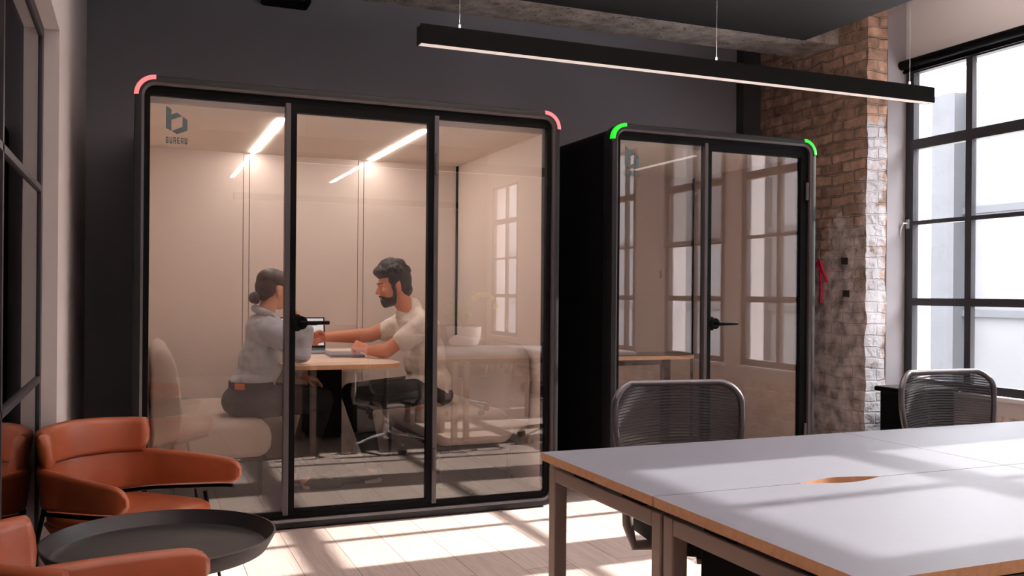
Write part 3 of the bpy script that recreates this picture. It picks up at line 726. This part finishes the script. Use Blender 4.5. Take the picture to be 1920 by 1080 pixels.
def man():
    b = MB()
    H = headM((1.503, 5.60, 1.292), (-.96, -.05, -.22), (-.1, 0, 1))
    head_parts(b, H, 1.04)
    rcone(b, (1.535, 5.60, 1.235), .056, (1.615, 5.60, 1.12), .060)                # neck
    ell(b, (1.655, 5.60, 1.00), (.10, .17, .13)); ell(b, (1.70, 5.60, .80), (.10, .14, .18)); ell(b, (1.75, 5.60, .62), (.13, .16, .11))
    # near (left) arm: elbow on the table, fist up
    sh, el_, wr = (1.635, 5.42, 1.045), (1.418, 5.43, .893), (1.335, 5.53, .893)
    rcone(b, sh, .050, el_, .043); rcone(b, el_, .043, Vector(el_).lerp(Vector(wr), .35), .044); rcone(b, Vector(el_).lerp(Vector(wr), .35), .044, wr, .031)
    hand(b, (1.33, 5.535, .897), (-.75, .45, .28), (.2, .5, -.6), (75, 85, 50), (-.3, .2, 1), 1.0)
    # far (right) arm stretched across the table
    sh2, el2, wr2 = (1.60, 5.79, 1.05), (1.395, 5.75, .975), (1.105, 5.70, .968)
    rcone(b, sh2, .050, el2, .046); rcone(b, el2, .046, Vector(el2).lerp(Vector(wr2), .3), .047); rcone(b, Vector(el2).lerp(Vector(wr2), .3), .047, wr2, .030)
    hand(b, wr2, (-1, -.05, -.06), (0, -1, -.25), (68, 80, 45), (0, 0, 1), 1.0, index_curl=(18, 35, 25))
    # legs (under the trousers) and ankles
    for (hp, kn, an) in (((1.74, 5.51, .60), (1.26, 5.50, .60), (1.36, 5.50, .19)), ((1.74, 5.70, .60), (1.28, 5.73, .60), (1.40, 5.73, .19))):
        rcone(b, hp, .085, kn, .058); rcone(b, kn, .056, an, .036); rcone(b, an, .036, (an[0]-.02, an[1], .135), .036)
    body = fuse(b, 'person', M_skin, voxel=.0052, it=4)
    tag(body, 'bearded person in a cream t-shirt leaning on the pod table', 'person')
    eyes(H, body, 1.04)
    # shirt
    s = MB()
    ell(s, (1.62, 5.60, 1.065), (.085, .15, .05)); ell(s, (1.655, 5.60, 1.00), (.118, .195, .125)); ell(s, (1.70, 5.60, .84), (.118, .17, .17)); ell(s, (1.75, 5.60, .68), (.135, .18, .13)); ell(s, (1.70, 5.60, .69), (.105, .172, .075)); ell(s, (1.80, 5.60, .62), (.085, .165, .07))
    rcone(s, (1.640, 5.422, 1.040), .076, (1.525, 5.425, .96), .071); rcone(s, (1.604, 5.788, 1.045), .076, (1.50, 5.765, 1.00), .069)
    rcone(s, (1.59, 5.60, 1.10), .066, (1.635, 5.60, 1.155), .061)
    rcone(s, (1.645, 5.57, 1.115), .055, (1.64, 5.445, 1.055), .062); rcone(s, (1.645, 5.63, 1.115), .055, (1.615, 5.765, 1.06), .062)
    ell(s, (1.73, 5.60, 1.02), (.07, .15, .11)); ell(s, (1.775, 5.60, .84), (.07, .15, .14))
    fuse(s, 'shirt', M_tee, body, voxel=.008, it=8, wrinkle=(.07, .022))
    # trousers
    q = MB()
    ell(q, (1.765, 5.60, .60), (.135, .185, .085)); ell(q, (1.76, 5.60, .66), (.12, .165, .05))
    for (hp, kn, an) in (((1.72, 5.51, .625), (1.26, 5.50, .605), (1.36, 5.50, .21)), ((1.72, 5.70, .625), (1.28, 5.73, .605), (1.40, 5.73, .21))):
        rcone(q, hp, .10, kn, .075); rcone(q, kn, .074, an, .052)
    fuse(q, 'trousers', M_denim, body, voxel=.009, it=8, wrinkle=(.12, .006))
    for y, x in ((5.50, 1.33), (5.73, 1.37)):
        sh_ = MB(); rcone(sh_, (x+.04, y, .145), .042, (x-.10, y, .125), .036); rcone(sh_, (x-.10, y, .123), .036, (x-.16, y, .118), .03)
        so = fuse(sh_, 'shoe', M_shoe, body, voxel=.008, it=4)
        MB().prism(stadium(x-.19, x+.085, y-.043, y+.043, .0425, 6), .0905, .104).build('sole', M_sole, so, local=True)
    # hair, beard, brows
    S = H @ Matrix.Scale(1.04, 4)
    h = MB()
    ell(h, (-.008, 0, .088), (.100, .082, .056), S); ell(h, (-.056, 0, .030), (.066, .082, .090), S); ell(h, (-.066, 0, -.036), (.050, .062, .052), S)
    ell(h, (.056, 0, .100), (.046, .064, .034), S); ell(h, (-.03, 0, .125), (.075, .066, .036), S)
    for i in range(120):
        a = random.uniform(0, 2*PI); e = random.uniform(.1, 1.5)
        p = Vector((math.cos(a)*math.cos(e)*.098-.012, math.sin(a)*math.cos(e)*.082, .056+math.sin(e)*.094))
        if p.x > .045 and p.z < .098: continue
        ell(h, p, (random.uniform(.014, .024),)*3, S)
    for y in (-1, 1): ell(h, (.010, y*.069, .040), (.034, .014, .034), S); ell(h, (.020, y*.067, .0), (.012, .010, .035), S)
    fuse(h, 'hair', M_hair1, body, voxel=.005, it=1)
    g = MB()
    ell(g, (.040, 0, -.078), (.056, .0525, .043), S); ell(g, (.068, 0, -.096), (.024, .028, .026), S)
    for y in (-1, 1):
        rcone(g, S @ Vector((.014, y*.066, -.02)), .010, S @ Vector((.022, y*.054, -.072)), .014, 10)
        rcone(g, S @ Vector((.097, y*.004, -.043)), .006, S @ Vector((.080, y*.030, -.056)), .007, 8)
    fuse(g, 'beard', M_hair1, body, voxel=.005, it=2)
    w = MB()
    for y in (-1, 1): rcone(w, S @ Vector((.090, y*.012, .030)), .005, S @ Vector((.074, y*.050, .032)), .0045, 8)
    fuse(w, 'eyebrows', M_hair1, body, voxel=.003, it=1)
    return body

def woman():
    b = MB()
    H = headM((.742, 5.42, 1.262), (.88, .44, -.16), (.05, 0, 1))
    head_parts(b, H, .98, fem=True)
    rcone(b, (.725, 5.41, 1.21), .046, (.69, 5.40, 1.09), .052)
    ell(b, (.70, 5.40, 1.00), (.095, .15, .12)); ell(b, (.665, 5.40, .84), (.09, .13, .16)); ell(b, (.62, 5.40, .66), (.12, .16, .12))
    sh, el_, wr = (.705, 5.255, 1.045), (.852, 5.135, .895), (.868, 5.155, 1.05)
    rcone(b, sh, .048, el_, .038); rcone(b, el_, .038, wr, .026)
    hand(b, (.866, 5.16, 1.06), (-.28, .22, .9), (-.7, .3, -.3), (55, 70, 40), (.1, .9, 0), .9)
    sh2, el2, wr2 = (.74, 5.55, 1.04), (.80, 5.62, .84), (.95, 5.58, .74)
    rcone(b, sh2, .048, el2, .038); rcone(b, el2, .038, wr2, .026); hand(b, wr2, (1, -.1, -.3), (0, 0, -1), (30, 40, 25), (0, -1, 0), .9)
    for (hp, kn, an) in (((.62, 5.32, .62), (1.02, 5.36, .60), (.92, 5.38, .18)), ((.62, 5.48, .62), (1.02, 5.55, .60), (.90, 5.55, .18))):
        rcone(b, hp, .085, kn, .055); rcone(b, kn, .053, an, .034); rcone(b, an, .034, (an[0]+.02, an[1], .13), .034)
    body = fuse(b, 'person', M_skin2, voxel=.0052, it=4)
    tag(body, 'person with a hair bun in a grey shirt seen from behind', 'person')
    eyes(H, body, .98)
    s = MB()
    ell(s, (.702, 5.40, 1.01), (.118, .175, .115)); ell(s, (.675, 5.40, .86), (.122, .168, .16)); ell(s, (.632, 5.40, .74), (.125, .172, .075))
    rcone(s, (.705, 5.26, 1.04), .072, (.85, 5.14, .905), .060); rcone(s, (.852, 5.14, .905), .058, (.868, 5.155, 1.03), .047)
    rcone(s, (.74, 5.55, 1.03), .07, (.80, 5.62, .85), .055); rcone(s, (.80, 5.62, .85), .053, (.92, 5.59, .76), .045)
    fuse(s, 'shirt', M_shirt, body, voxel=.008, it=7, wrinkle=(.085, .038))
    c = MB()
    n = 18
    for i in range(n):
        a0, a1 = 2*PI*i/n, 2*PI*(i+1)/n
        f = lambda a: Vector((.700+.060*math.cos(a), 5.40+.064*math.sin(a), 1.122-.030*math.cos(a)))
        rcone(c, f(a0), .024, f(a1), .024, 8)
    fuse(c, 'collar', M_shirt, body, voxel=.006, it=3, wrinkle=(.04, .008))
    q = MB()
    ell(q, (.60, 5.40, .625), (.145, .185, .105)); ell(q, (.625, 5.40, .70), (.118, .165, .045))
    for (hp, kn, an) in (((.64, 5.31, .63), (1.02, 5.36, .615), (.92, 5.38, .2)), ((.64, 5.49, .63), (1.02, 5.55, .615), (.90, 5.55, .2))):
        rcone(q, hp, .10, kn, .07); rcone(q, kn, .068, an, .048)
    jeans = fuse(q, 'trousers', M_denim, body, voxel=.008, it=6, wrinkle=(.09, .010))
    bl = MB()
    ring = [[(.625+ (.124+dr)*math.cos(a), 5.40+(.172+dr)*math.sin(a), z) for a in [2*PI*k/40 for k in range(40)]] for dr, z in ((0, .70), (.004, .702), (.004, .738), (0, .74), (-.01, .738), (-.01, .702))]
    bl.rings(ring, close_u=True).build('waistband', M_denim, jeans, local=True, smooth=40)
    a = R(232)
    tb = MB(); T = Matrix.Translation((.625+.131*math.cos(a), 5.40+.179*math.sin(a), .720)) @ Matrix.Rotation(a-.22, 4, 'Z')
    tb.box(-.003, .004, -.036, .036, -.016, .016, bev=.002, M=T); tb.build('leather_patch', M_tab, jeans, local=True)
    for y, x in ((5.38, .97), (5.55, .95)):
        sh_ = MB(); rcone(sh_, (x-.03, y, .14), .038, (x+.10, y, .122), .032); rcone(sh_, (x+.10, y, .122), .032, (x+.15, y, .116), .026)
        fuse(sh_, 'shoe', M_shoe, body, voxel=.008, it=4)
    S = H @ Matrix.Scale(.98, 4)
    h = MB()
    ell(h, (-.014, 0, .050), (.099, .080, .073), S); ell(h, (-.048, 0, .012), (.062, .0765, .078), S); ell(h, (-.062, 0, -.035), (.042, .052, .045), S)
    ell(h, (.040, 0, .078), (.050, .064, .040), S)
    rcone(h, S @ Vector((-.085, 0, -.045)), .020, S @ Vector((-.108, 0, -.062)), .018, 10)
    hair = fuse(h, 'hair', M_hair2, body, voxel=.005, it=5)
    bn = MB(); ell(bn, (-.118, 0, -.070), (.030, .036, .034), S); ell(bn, (-.104, .012, -.052), (.024, .024, .022), S); ell(bn, (-.110, -.014, -.084), (.022, .022, .022), S)
    fuse(bn, 'hair_bun', M_hair2, hair, voxel=.004, it=2)
    return body
man(); woman()

# ------------------------------------------------------------------ lounge corner
def lounge_chair(loc, rz, label):
    """front towards +x, local coordinates"""
    c = empty('lounge_chair', loc, label, 'armchair', 'tan leather lounge chairs', rz)
    def plan(t):                                # t in -1..1 around the back, U opening to +x
        a = abs(t); s = 1 if t > 0 else -1
        if a < .52:
            q = a/.52*R(88); return Vector((-.06-.235*math.cos(q), s*.285*math.sin(q), 0))
        u = (a-.52)/.48; return Vector((-.06+.41*u, s*(.285+.05*math.sin(u*1.6)), 0))
    def band(t0, t1, n, zb, zt, th, lean, tip, off=0):
        rings = []
        for i in range(n+1):
            t = t0+(t1-t0)*i/n; p = plan(t); q = plan(t+.01)-plan(t-.01); q.normalize(); nrm = Vector((q.y, -q.x, 0))
            if nrm.dot(p-Vector((0, 0, 0))) < 0: nrm = -nrm
            e = min(i, n-i)/n; k = 1.0
            if tip and e < tip: k = math.sqrt(max(.02, 1-(1-e/tip)**2))
            b_, t_ = zb(t), zt(t); mid = b_+(t_-b_)*.5; hh = (t_-b_)/2*(.25+.75*k); tt = th*(.3+.7*k)
            ring = []
            for (a, z) in rrect(-tt/2, tt/2, -hh, hh, min(tt*.48, hh*.9), 4):
                ring.append(p+nrm*(a+off+lean*(mid+z-b_))+Vector((0, 0, mid+z)))
            rings.append(ring)
        return MB().rings(rings)
    zb = lambda t: .385+.045*min(1, max(0, abs(t)-.3)/.6)
    zt = lambda t: .572-.030*(max(0, abs(t)-.35)/.65)**1.5
    band(-1, 1, 90, zb, zt, .045, .12, .045).build('arm_band', M_leather, c, smooth=60, local=True)
    band(-.43, .43, 36, lambda t: .562, lambda t: .728-.012*abs(t)/.43, .055, .16, .035, off=-.0).build('back_cushion', M_leather, c, smooth=60, local=True)
    # seat
    s = MB(); rings = []
    for (z, k) in ((.315, .82), (.320, .93), (.332, .985), (.347, 1.0), (.362, .985), (.374, .92), (.379, .75)):
        rings.append([Vector((.03+(a)*k, b*k, z)) for a, b in rrect(-.275, .285, -.265, .265, .13, 8)])
    s.rings(rings).build('seat', M_leather, c, smooth=60, local=True)
    sh = MB(); rings = []
    for (z, k) in ((.23, .55), (.245, .75), (.28, .90), (.315, .97)):
        rings.append([Vector((-.02+(a)*k, b*k, z)) for a, b in rrect(-.27, .25, -.25, .25, .13, 8)])
    sh.rings(rings).build('seat_shell', M_leather, c, smooth=60, local=True)
    # steel frame
    f = MB(); f.tube([plan(-.93+1.86*i/40)*1.045+Vector((0, 0, zb(-.93+1.86*i/40)-.012)) for i in range(41)], .010, 8)
    f.build('frame', M_blk, c, smooth=60, local=True)
    for (x, y, sx) in ((-.20, .24, -.08), (-.20, -.24, -.08), (.20, .28, .06), (.20, -.28, .06)):
        MB().cyl((x, y, .40), (x+sx, y*1.12, 0), .010, .007, 10).build('leg', M_blk, c, smooth=60, local=True)
    st = MB()
    for y in (-.09, .09): st.tube([plan(t)*.93+Vector((0, 0, .5)) for t in (y*2.2-.004, y*2.2+.004)], .004, 6)
    return c
CH1 = lounge_chair((-.03, 4.13, 0), R(-44), 'tan leather lounge chair behind the black tray table, beside the larger pod')
CH1.scale = (.95, .95, .95)
CH2 = copy_tree(CH1); CH2.location = (-.045, 2.37, 0); CH2.rotation_euler = (0, 0, R(13))
CH2['label'] = 'tan leather lounge chair in front of the black tray table, only its top showing'
tt = empty('tray_table', (.085, 3.10, 0), 'round black tray side table between the two tan chairs', 'side table')
MB().lathe([(0, .415), (.30, .415), (.325, .424), (.347, .462), (.352, .475), (.346, .476), (.341, .464), (.320, .432), (.298, .424), (0, .424)], 72, (.085, 3.10, 0)).build('tray', M_tray, tt, smooth=35)
for a in (R(-62), R(58), R(178)):
    MB().cyl((.085+.20*math.cos(a), 3.10+.20*math.sin(a), .415), (.085+.255*math.cos(a), 3.10+.255*math.sin(a), 0), .008, n=10).build('leg', M_blk, tt, smooth=60)
MB().tube([(.085+.19*math.cos(2*PI*i/32), 3.10+.19*math.sin(2*PI*i/32), .408) for i in range(32)], .007, 8, closed=True).build('support_ring', M_blk, tt, smooth=60)

# ------------------------------------------------------------------ desks
SEAM = 2.035
DX0, DX1, DX2 = 1.237, 2.497, 3.757
def desk(x0, x1, y0, y1, cut, label):
    d = empty('desk', ((x0+x1)/2, (y0+y1)/2, 0), label, 'desk', 'bench desks joined in a block')
    g = .0012
    cx0, cx1, hh = x0+.475, x0+.765, .034
    arc = [(cx0+(cx1-cx0)*i/20, math.sin(PI*i/20)**1.25*hh) for i in range(21)]
    if cut == 'far':      # notch on the near long side of a far desk
        poly = [(x0+g, y0+g)]+[(a, y0+g+b) for a, b in arc]+[(x1-g, y0+g), (x1-g, y1-g), (x0+g, y1-g)]
    else:
        poly = [(x0+g, y0+g), (x1-g, y0+g), (x1-g, y1-g)]+[(a, y1-g-b) for a, b in arc[::-1]]+[(x0+g, y1-g)]
    tp = top_mesh(poly, .704, .73, 'tabletop', d); tp.data.materials.append(M_blk_matt); lc = d.location
    for f in tp.data.polygons:
        if f.material_index == 1:
            c = f.center+lc; nn = f.normal
            if (abs(nn.x) > .99 and abs(c.x-DX0) > .01) or (abs(nn.y) > .99 and abs(c.y-SEAM) < .01): f.material_index = 2
    for xx in (x0+.028, x1-.075):
        for yy in (y0+.006, y1-.052): MB().box(xx, xx+.045, yy, yy+.046, .0, .683, bev=.004).build('leg', M_bronze, d)
        MB().box(xx, xx+.045, y0+.052, y1-.052, .638, .683, bev=.004).build('end_rail', M_bronze, d)
        for ya, yb in ((y0+.10, y0+.22), (y1-.30, y1-.18)): MB().box(xx+.006, xx+.038, ya, yb, .683, .704).build('spacer', M_blk, d)
    for yy in (y0+.12, y1-.16): MB().box(x0+.073, x1-.075, yy, yy+.04, .65, .68).build('long_rail', M_blk, d)
    return d
DX0, DX1, DX2 = 1.237, 2.497, 3.757
desk(DX0, DX1, SEAM, 2.737, 'far', 'grey topped plywood desk with the tan chairs side corner, nearer the pods')
desk(DX0, DX1, 1.29, SEAM, 'near', 'grey topped plywood desk at the near corner of the desk block')
desk(DX1, DX2, SEAM, 2.737, 'far', 'grey topped desk by the window wall, nearer the brick pier')
desk(DX1, DX2, 1.29, SEAM, 'near', 'grey topped desk by the window wall, behind the white planter')
ped = empty('black_box_unit', (1.62, 1.72, 0), 'black box unit under the near corner desk', 'drawer unit')  # black box filling the dark space under the desk
MB().box(1.36, 1.80, 1.42, 2.0, .03, .60, bev=.006).build('body', M_blk_matt, ped)
for i, (za, zb_) in enumerate(((.05, .22), (.23, .40), (.41, .58))):
    dr = MB().box(1.37, 1.79, 1.405, 1.42, za, zb_, bev=.003).build('drawer', M_blk, ped)
    MB().box(1.52, 1.64, 1.395, 1.405, zb_-.03, zb_-.02).build('handle', M_edge, dr)
for x in (1.40, 1.76):
    for y in (1.46, 1.96): MB().cyl((x, y, 0), (x, y, .03), .02, n=12).build('foot', M_plastic, ped)

# ------------------------------------------------------------------ office chairs
def office_chair(loc, rz, label):
    """sitter faces local -y"""
    c = empty('office_chair', loc, label, 'office chair', 'mesh backed office chairs', rz)
    def bp(u, v):
        """backrest surface: u metres across, v 0..1 up"""
        return Vector((u, .225+.10*v+.035*math.sin(PI*v)-1.0*u*u, .46+.465*v-.35*u*u*v))
    def halfw(v):
        w = .212+.046*min(1, v*1.5); z = v*.465; r = .075
        for q in (z, .465-z):
            if q < r: w -= r-math.sqrt(max(0, r*r-(r-q)**2))
        return w
    vs_ = [0]+[.465*0+(1-math.cos(PI/2*i/8))*.16 for i in range(1, 9)]+[.16+.68*i/14 for i in range(1, 15)]+[1-(1-math.cos(PI/2*i/8))*.16 for i in range(7, -1, -1)]
    rim = [bp(halfw(v), v) for v in vs_]+[bp(-halfw(v), v) for v in vs_[::-1]]
    MB().tube(rim, .0125, 10, closed=True).build('back_frame', M_edge, c, smooth=60, local=True)
    m = MB(); nv = 40
    for j in range(1, nv):
        v = j/nv; hw = halfw(v)*.99
        pts = [bp(-hw+2*hw*i/14, v) for i in range(15)]
        m.rings([[p+Vector((0, a, b)) for a, b in ((-.0012, -.0032), (.0012, -.0032), (.0012, .0032), (-.0012, .0032))] for p in pts])
    m.build('back_mesh', M_meshf, c, local=True)
    sp = MB()
    V = [[bp(-halfw(v)*.985+2*halfw(v)*.985*i/14, v)+Vector((0, .004, 0)) for i in range(15)] for v in [.01+.98*j/24 for j in range(25)]]
    for j in range(24):
        for i in range(14):
            sp.bm.faces.new([sp.bm.verts.new(x) for x in (V[j][i], V[j][i+1], V[j+1][i+1], V[j+1][i])])
    bmesh.ops.remove_doubles(sp.bm, verts=sp.bm.verts, dist=.0005)
    ext = bmesh.ops.extrude_face_region(sp.bm, geom=sp.bm.faces[:])
    bmesh.ops.translate(sp.bm, vec=(0, .002, 0), verts=[g for g in ext['geom'] if isinstance(g, bmesh.types.BMVert)])
    sp.build('back_lining', M_net, c, smooth=60, local=True)
    s = MB(); rings = []
    for z, k in ((.405, .9), (.41, .97), (.43, 1), (.455, .99), (.475, .95), (.485, .85)):
        rings.append([Vector((a*k, b*k-.01, z)) for a, b in rrect(-.245, .245, -.25, .23, .11, 8)])
    s.rings(rings).build('seat', M_seatf, c, smooth=50, local=True)
    MB().box(-.11, .11, -.13, .13, .34, .405, bev=.02).build('mechanism', M_chrome, c, smooth=40, local=True)
    sup_ = MB()
    for x in (-.14, .14): sup_.tube([(x*.6, .10, .375), (x*.9, .27, .37), (x, .33, .43), (x, .325, .56), (x, .318, .66)], .014, 8)
    sup_.build('back_support', M_plastic, c, smooth=60, local=True)
    for sx in (-1, 1):
        a = MB().tube([(sx*.15, 0, .385), (sx*.275, .01, .385), (sx*.29, .03, .45), (sx*.29, .05, .62)], .019, 10).build('armrest', M_greyplas, c, smooth=60, local=True)
        MB().box(sx*.29-.035, sx*.29+.035, -.10, .13, .62, .648, bev=.012).build('arm_pad', M_plastic, a, smooth=40, local=True)
    MB().cyl((0, 0, .10), (0, 0, .345), .028, .024, 18).build('gas_column', M_chrome, c, smooth=60, local=True)
    st = MB()
    ends = []
    for k in range(5):
        a = R(18+72*k); e = Vector((math.cos(a)*.32, math.sin(a)*.32, .075)); ends.append(e)
        st.tube([(0, 0, .125), e*.5+Vector((0, 0, .07)), e], [.022, .017, .012], 10)
    st.cyl((0, 0, .085), (0, 0, .15), .04, n=18)
    st.build('star_base', M_chrome, c, smooth=60, local=True)
    for k, e in enumerate(ends):
        t = Vector((-e.y, e.x, 0)).normalized(); cs = MB()
        for s_ in (-.014, .014): cs.cyl(Vector((e.x, e.y, .03))+t*s_-t*.009, Vector((e.x, e.y, .03))+t*s_+t*.009, .03, n=16)
        cs.cyl((e.x, e.y, .03), (e.x, e.y, .085), .007, n=8)
        cs.build('caster', M_plastic, c, smooth=40, local=True)
    return c
def net_material():
    m = bpy.data.materials.new('sheer_black_net'); m.use_nodes = True
    nt = m.node_tree; nt.nodes.clear(); N = nt.nodes.new; L = nt.links
    out = N('ShaderNodeOutputMaterial'); mix = N('ShaderNodeMixShader'); tr = N('ShaderNodeBsdfTransparent')
    pr = N('ShaderNodeBsdfPrincipled'); pr.inputs['Base Color'].default_value = (*lin((32, 31, 36)), 1); pr.inputs['Roughness'].default_value = .4
    mix.inputs['Fac'].default_value = .45
    L.new(tr.outputs[0], mix.inputs[1]); L.new(pr.outputs[0], mix.inputs[2]); L.new(mix.outputs[0], out.inputs['Surface'])
    return m
M_net = net_material()
OC = office_chair((1.87, 2.70, 0), R(-9), 'black mesh office chair at the desk in front of the smaller pod')
for loc, rz, lab in (((3.335, 2.76, 0), R(-4), 'black mesh office chair at the desk by the window'),
                     ((1.95, .78, 0), R(172), 'black mesh office chair on the near side of the desks, mirrored in the glass'),
                     ((3.15, .80, 0), R(190), 'black mesh office chair near the windows, mirrored in the pod glass')):
    o = copy_tree(OC); o.location = loc; o.rotation_euler = (0, 0, rz); o['label'] = lab

# planter with an orchid, seen mirrored in the pod glass
pl = empty('potted_orchid', (2.98, 1.42, .73), 'orchid with yellow blooms in a white bowl, mirrored in the pod glass', 'plant')
MB().lathe([(0, .73), (.11, .73), (.14, .75), (.165, .84), (.17, .92), (.163, .922), (.155, .86), (0, .86)], 40, (2.98, 1.42, 0)).build('bowl', M_pot, pl, smooth=40)
MB().lathe([(0, .862), (.15, .862), (.14, .885), (0, .895)], 30, (2.98, 1.42, 0)).build('bark', M_soil, pl)
def leaf(b, d, L, w, lift):
    m = MB(); d = Vector(d).normalized(); s = d.cross(Vector((0, 0, 1))).normalized(); b = Vector(b); rings = []
    for i in range(9):
        t = i/8; p = b+d*L*t+Vector((0, 0, lift*math.sin(t*PI*.75)*L)); ww = w*math.sin(PI*min(.98, .08+t*.9))
        rings.append([p-s*ww, p-Vector((0, 0, .003)), p+s*ww, p+Vector((0, 0, .003))])
    return m.rings(rings)
for k, (a, L_, lf) in enumerate(((20, .3, .9), (95, .26, .7), (160, .28, 1.0), (235, .26, .6), (300, .3, .9), (130, .30, .7))):
    leaf((2.98, 1.42, .88), (math.cos(R(a)), math.sin(R(a)), 0), L_, .026, lf).build('leaf', M_leaf, pl)
stem = [(2.99, 1.42, .88), (3.02, 1.41, 1.08), (3.09, 1.40, 1.2), (3.19, 1.39, 1.24), (3.28, 1.38, 1.20), (3.33, 1.38, 1.12)]
stm = MB().tube(stem, .004, 8).build('stem', M_leaf, pl)
for p in (stem[2], stem[3], stem[4], stem[5], (3.14, 1.395, 1.23), (3.24, 1.385, 1.23)):
    m = MB()
    for k in range(5): ell(m, (p[0]+.018*math.cos(k*1.257), p[1]-.006, p[2]+.018*math.sin(k*1.257)), (.014, .004, .014))
    m.build('flower', M_petal, stm, smooth=180)

# ------------------------------------------------------------------ pendant lights
def pendant(y, x0, x1, z, label):
    p = empty('linear_pendant', ((x0+x1)/2, y, z), label, 'pendant light', 'black linear pendants')
    hy = .026
    h = MB(); h.box(x0, x1, y-hy, y-hy+.004, z, z+.072); h.box(x0, x1, y+hy-.004, y+hy, z, z+.072); h.box(x0, x1, y-hy+.004, y+hy-.004, z+.052, z+.056)
    h.box(x0, x0+.004, y-hy+.004, y+hy-.004, z, z+.068); h.box(x1-.004, x1, y-hy+.004, y+hy-.004, z, z+.068)
    h.build('housing', M_blk, p)
    MB().box(x0+.004, x1-.004, y-hy+.004, y+hy-.004, z+.001, z+.012).build('diffuser', M_pdiff, p)
    MB().box(x0+.006, x1-.006, y-hy+.006, y+hy-.006, z+.0565, z+.060).build('added_fill_strip', M_fill, p)  # unseen glow added on the housing top to brighten the shaded room
    for x in (x0+.16, (x0+x1)/2+.05, x1-.13):
        MB().cyl((x, y, z+.072), (x, y, CZ), .0008, n=6).cyl((x, y, z+.072), (x, y, z+.092), .004, n=8).build('cable', M_edge, p)
    return p
pendant(3.26, .965, 3.49, 2.168, 'long black linear pendant light hanging before the pods')
pendant(-.22, .965, 3.49, 2.225, 'long black linear pendant light behind the camera, mirrored in the pod glass')

# ------------------------------------------------------------------ light
w = bpy.data.worlds.new('sky'); SC.world = w; w.use_nodes = True
bg = w.node_tree.nodes['Background']; bg.inputs['Color'].default_value = (.92, .95, 1.0, 1); bg.inputs['Strength'].default_value = 23
s = bpy.data.lights.new('sun', 'SUN'); s.energy = 24.0; s.angle = R(.55); s.color = (1.0, .93, .86)
so = bpy.data.objects.new('sun', s); COL.objects.link(so)
d = Vector((-1, -.027, -.5195)).normalized()
so.rotation_euler = d.to_track_quat('-Z', 'Y').to_euler()
so.location = (20, 3, 12)

# ------------------------------------------------------------------ camera
cam = bpy.data.cameras.new('camera'); co = bpy.data.objects.new('camera', cam); COL.objects.link(co)
cam.sensor_width = 36; cam.lens = 1714.5/1920*36; cam.shift_y = 10.13/1920; cam.clip_start = .02
co.matrix_world = Matrix.Translation((0, 0, 1.25)) @ Matrix.Rotation(-.39177, 4, 'Z') @ Matrix.Rotation(PI/2, 4, 'X') @ Matrix.Rotation(.0081255, 4, 'Z')
SC.camera = co
vs = SC.view_settings; vs.view_transform = 'Standard'; vs.look = 'None'; vs.exposure = 0; vs.gamma = 1
vs.use_curve_mapping = False
cy = SC.cycles
cy.max_bounces = 10; cy.diffuse_bounces = 5; cy.glossy_bounces = 5; cy.transmission_bounces = 6; cy.transparent_max_bounces = 24
cy.use_denoising = True; cy.sample_clamp_indirect = 6
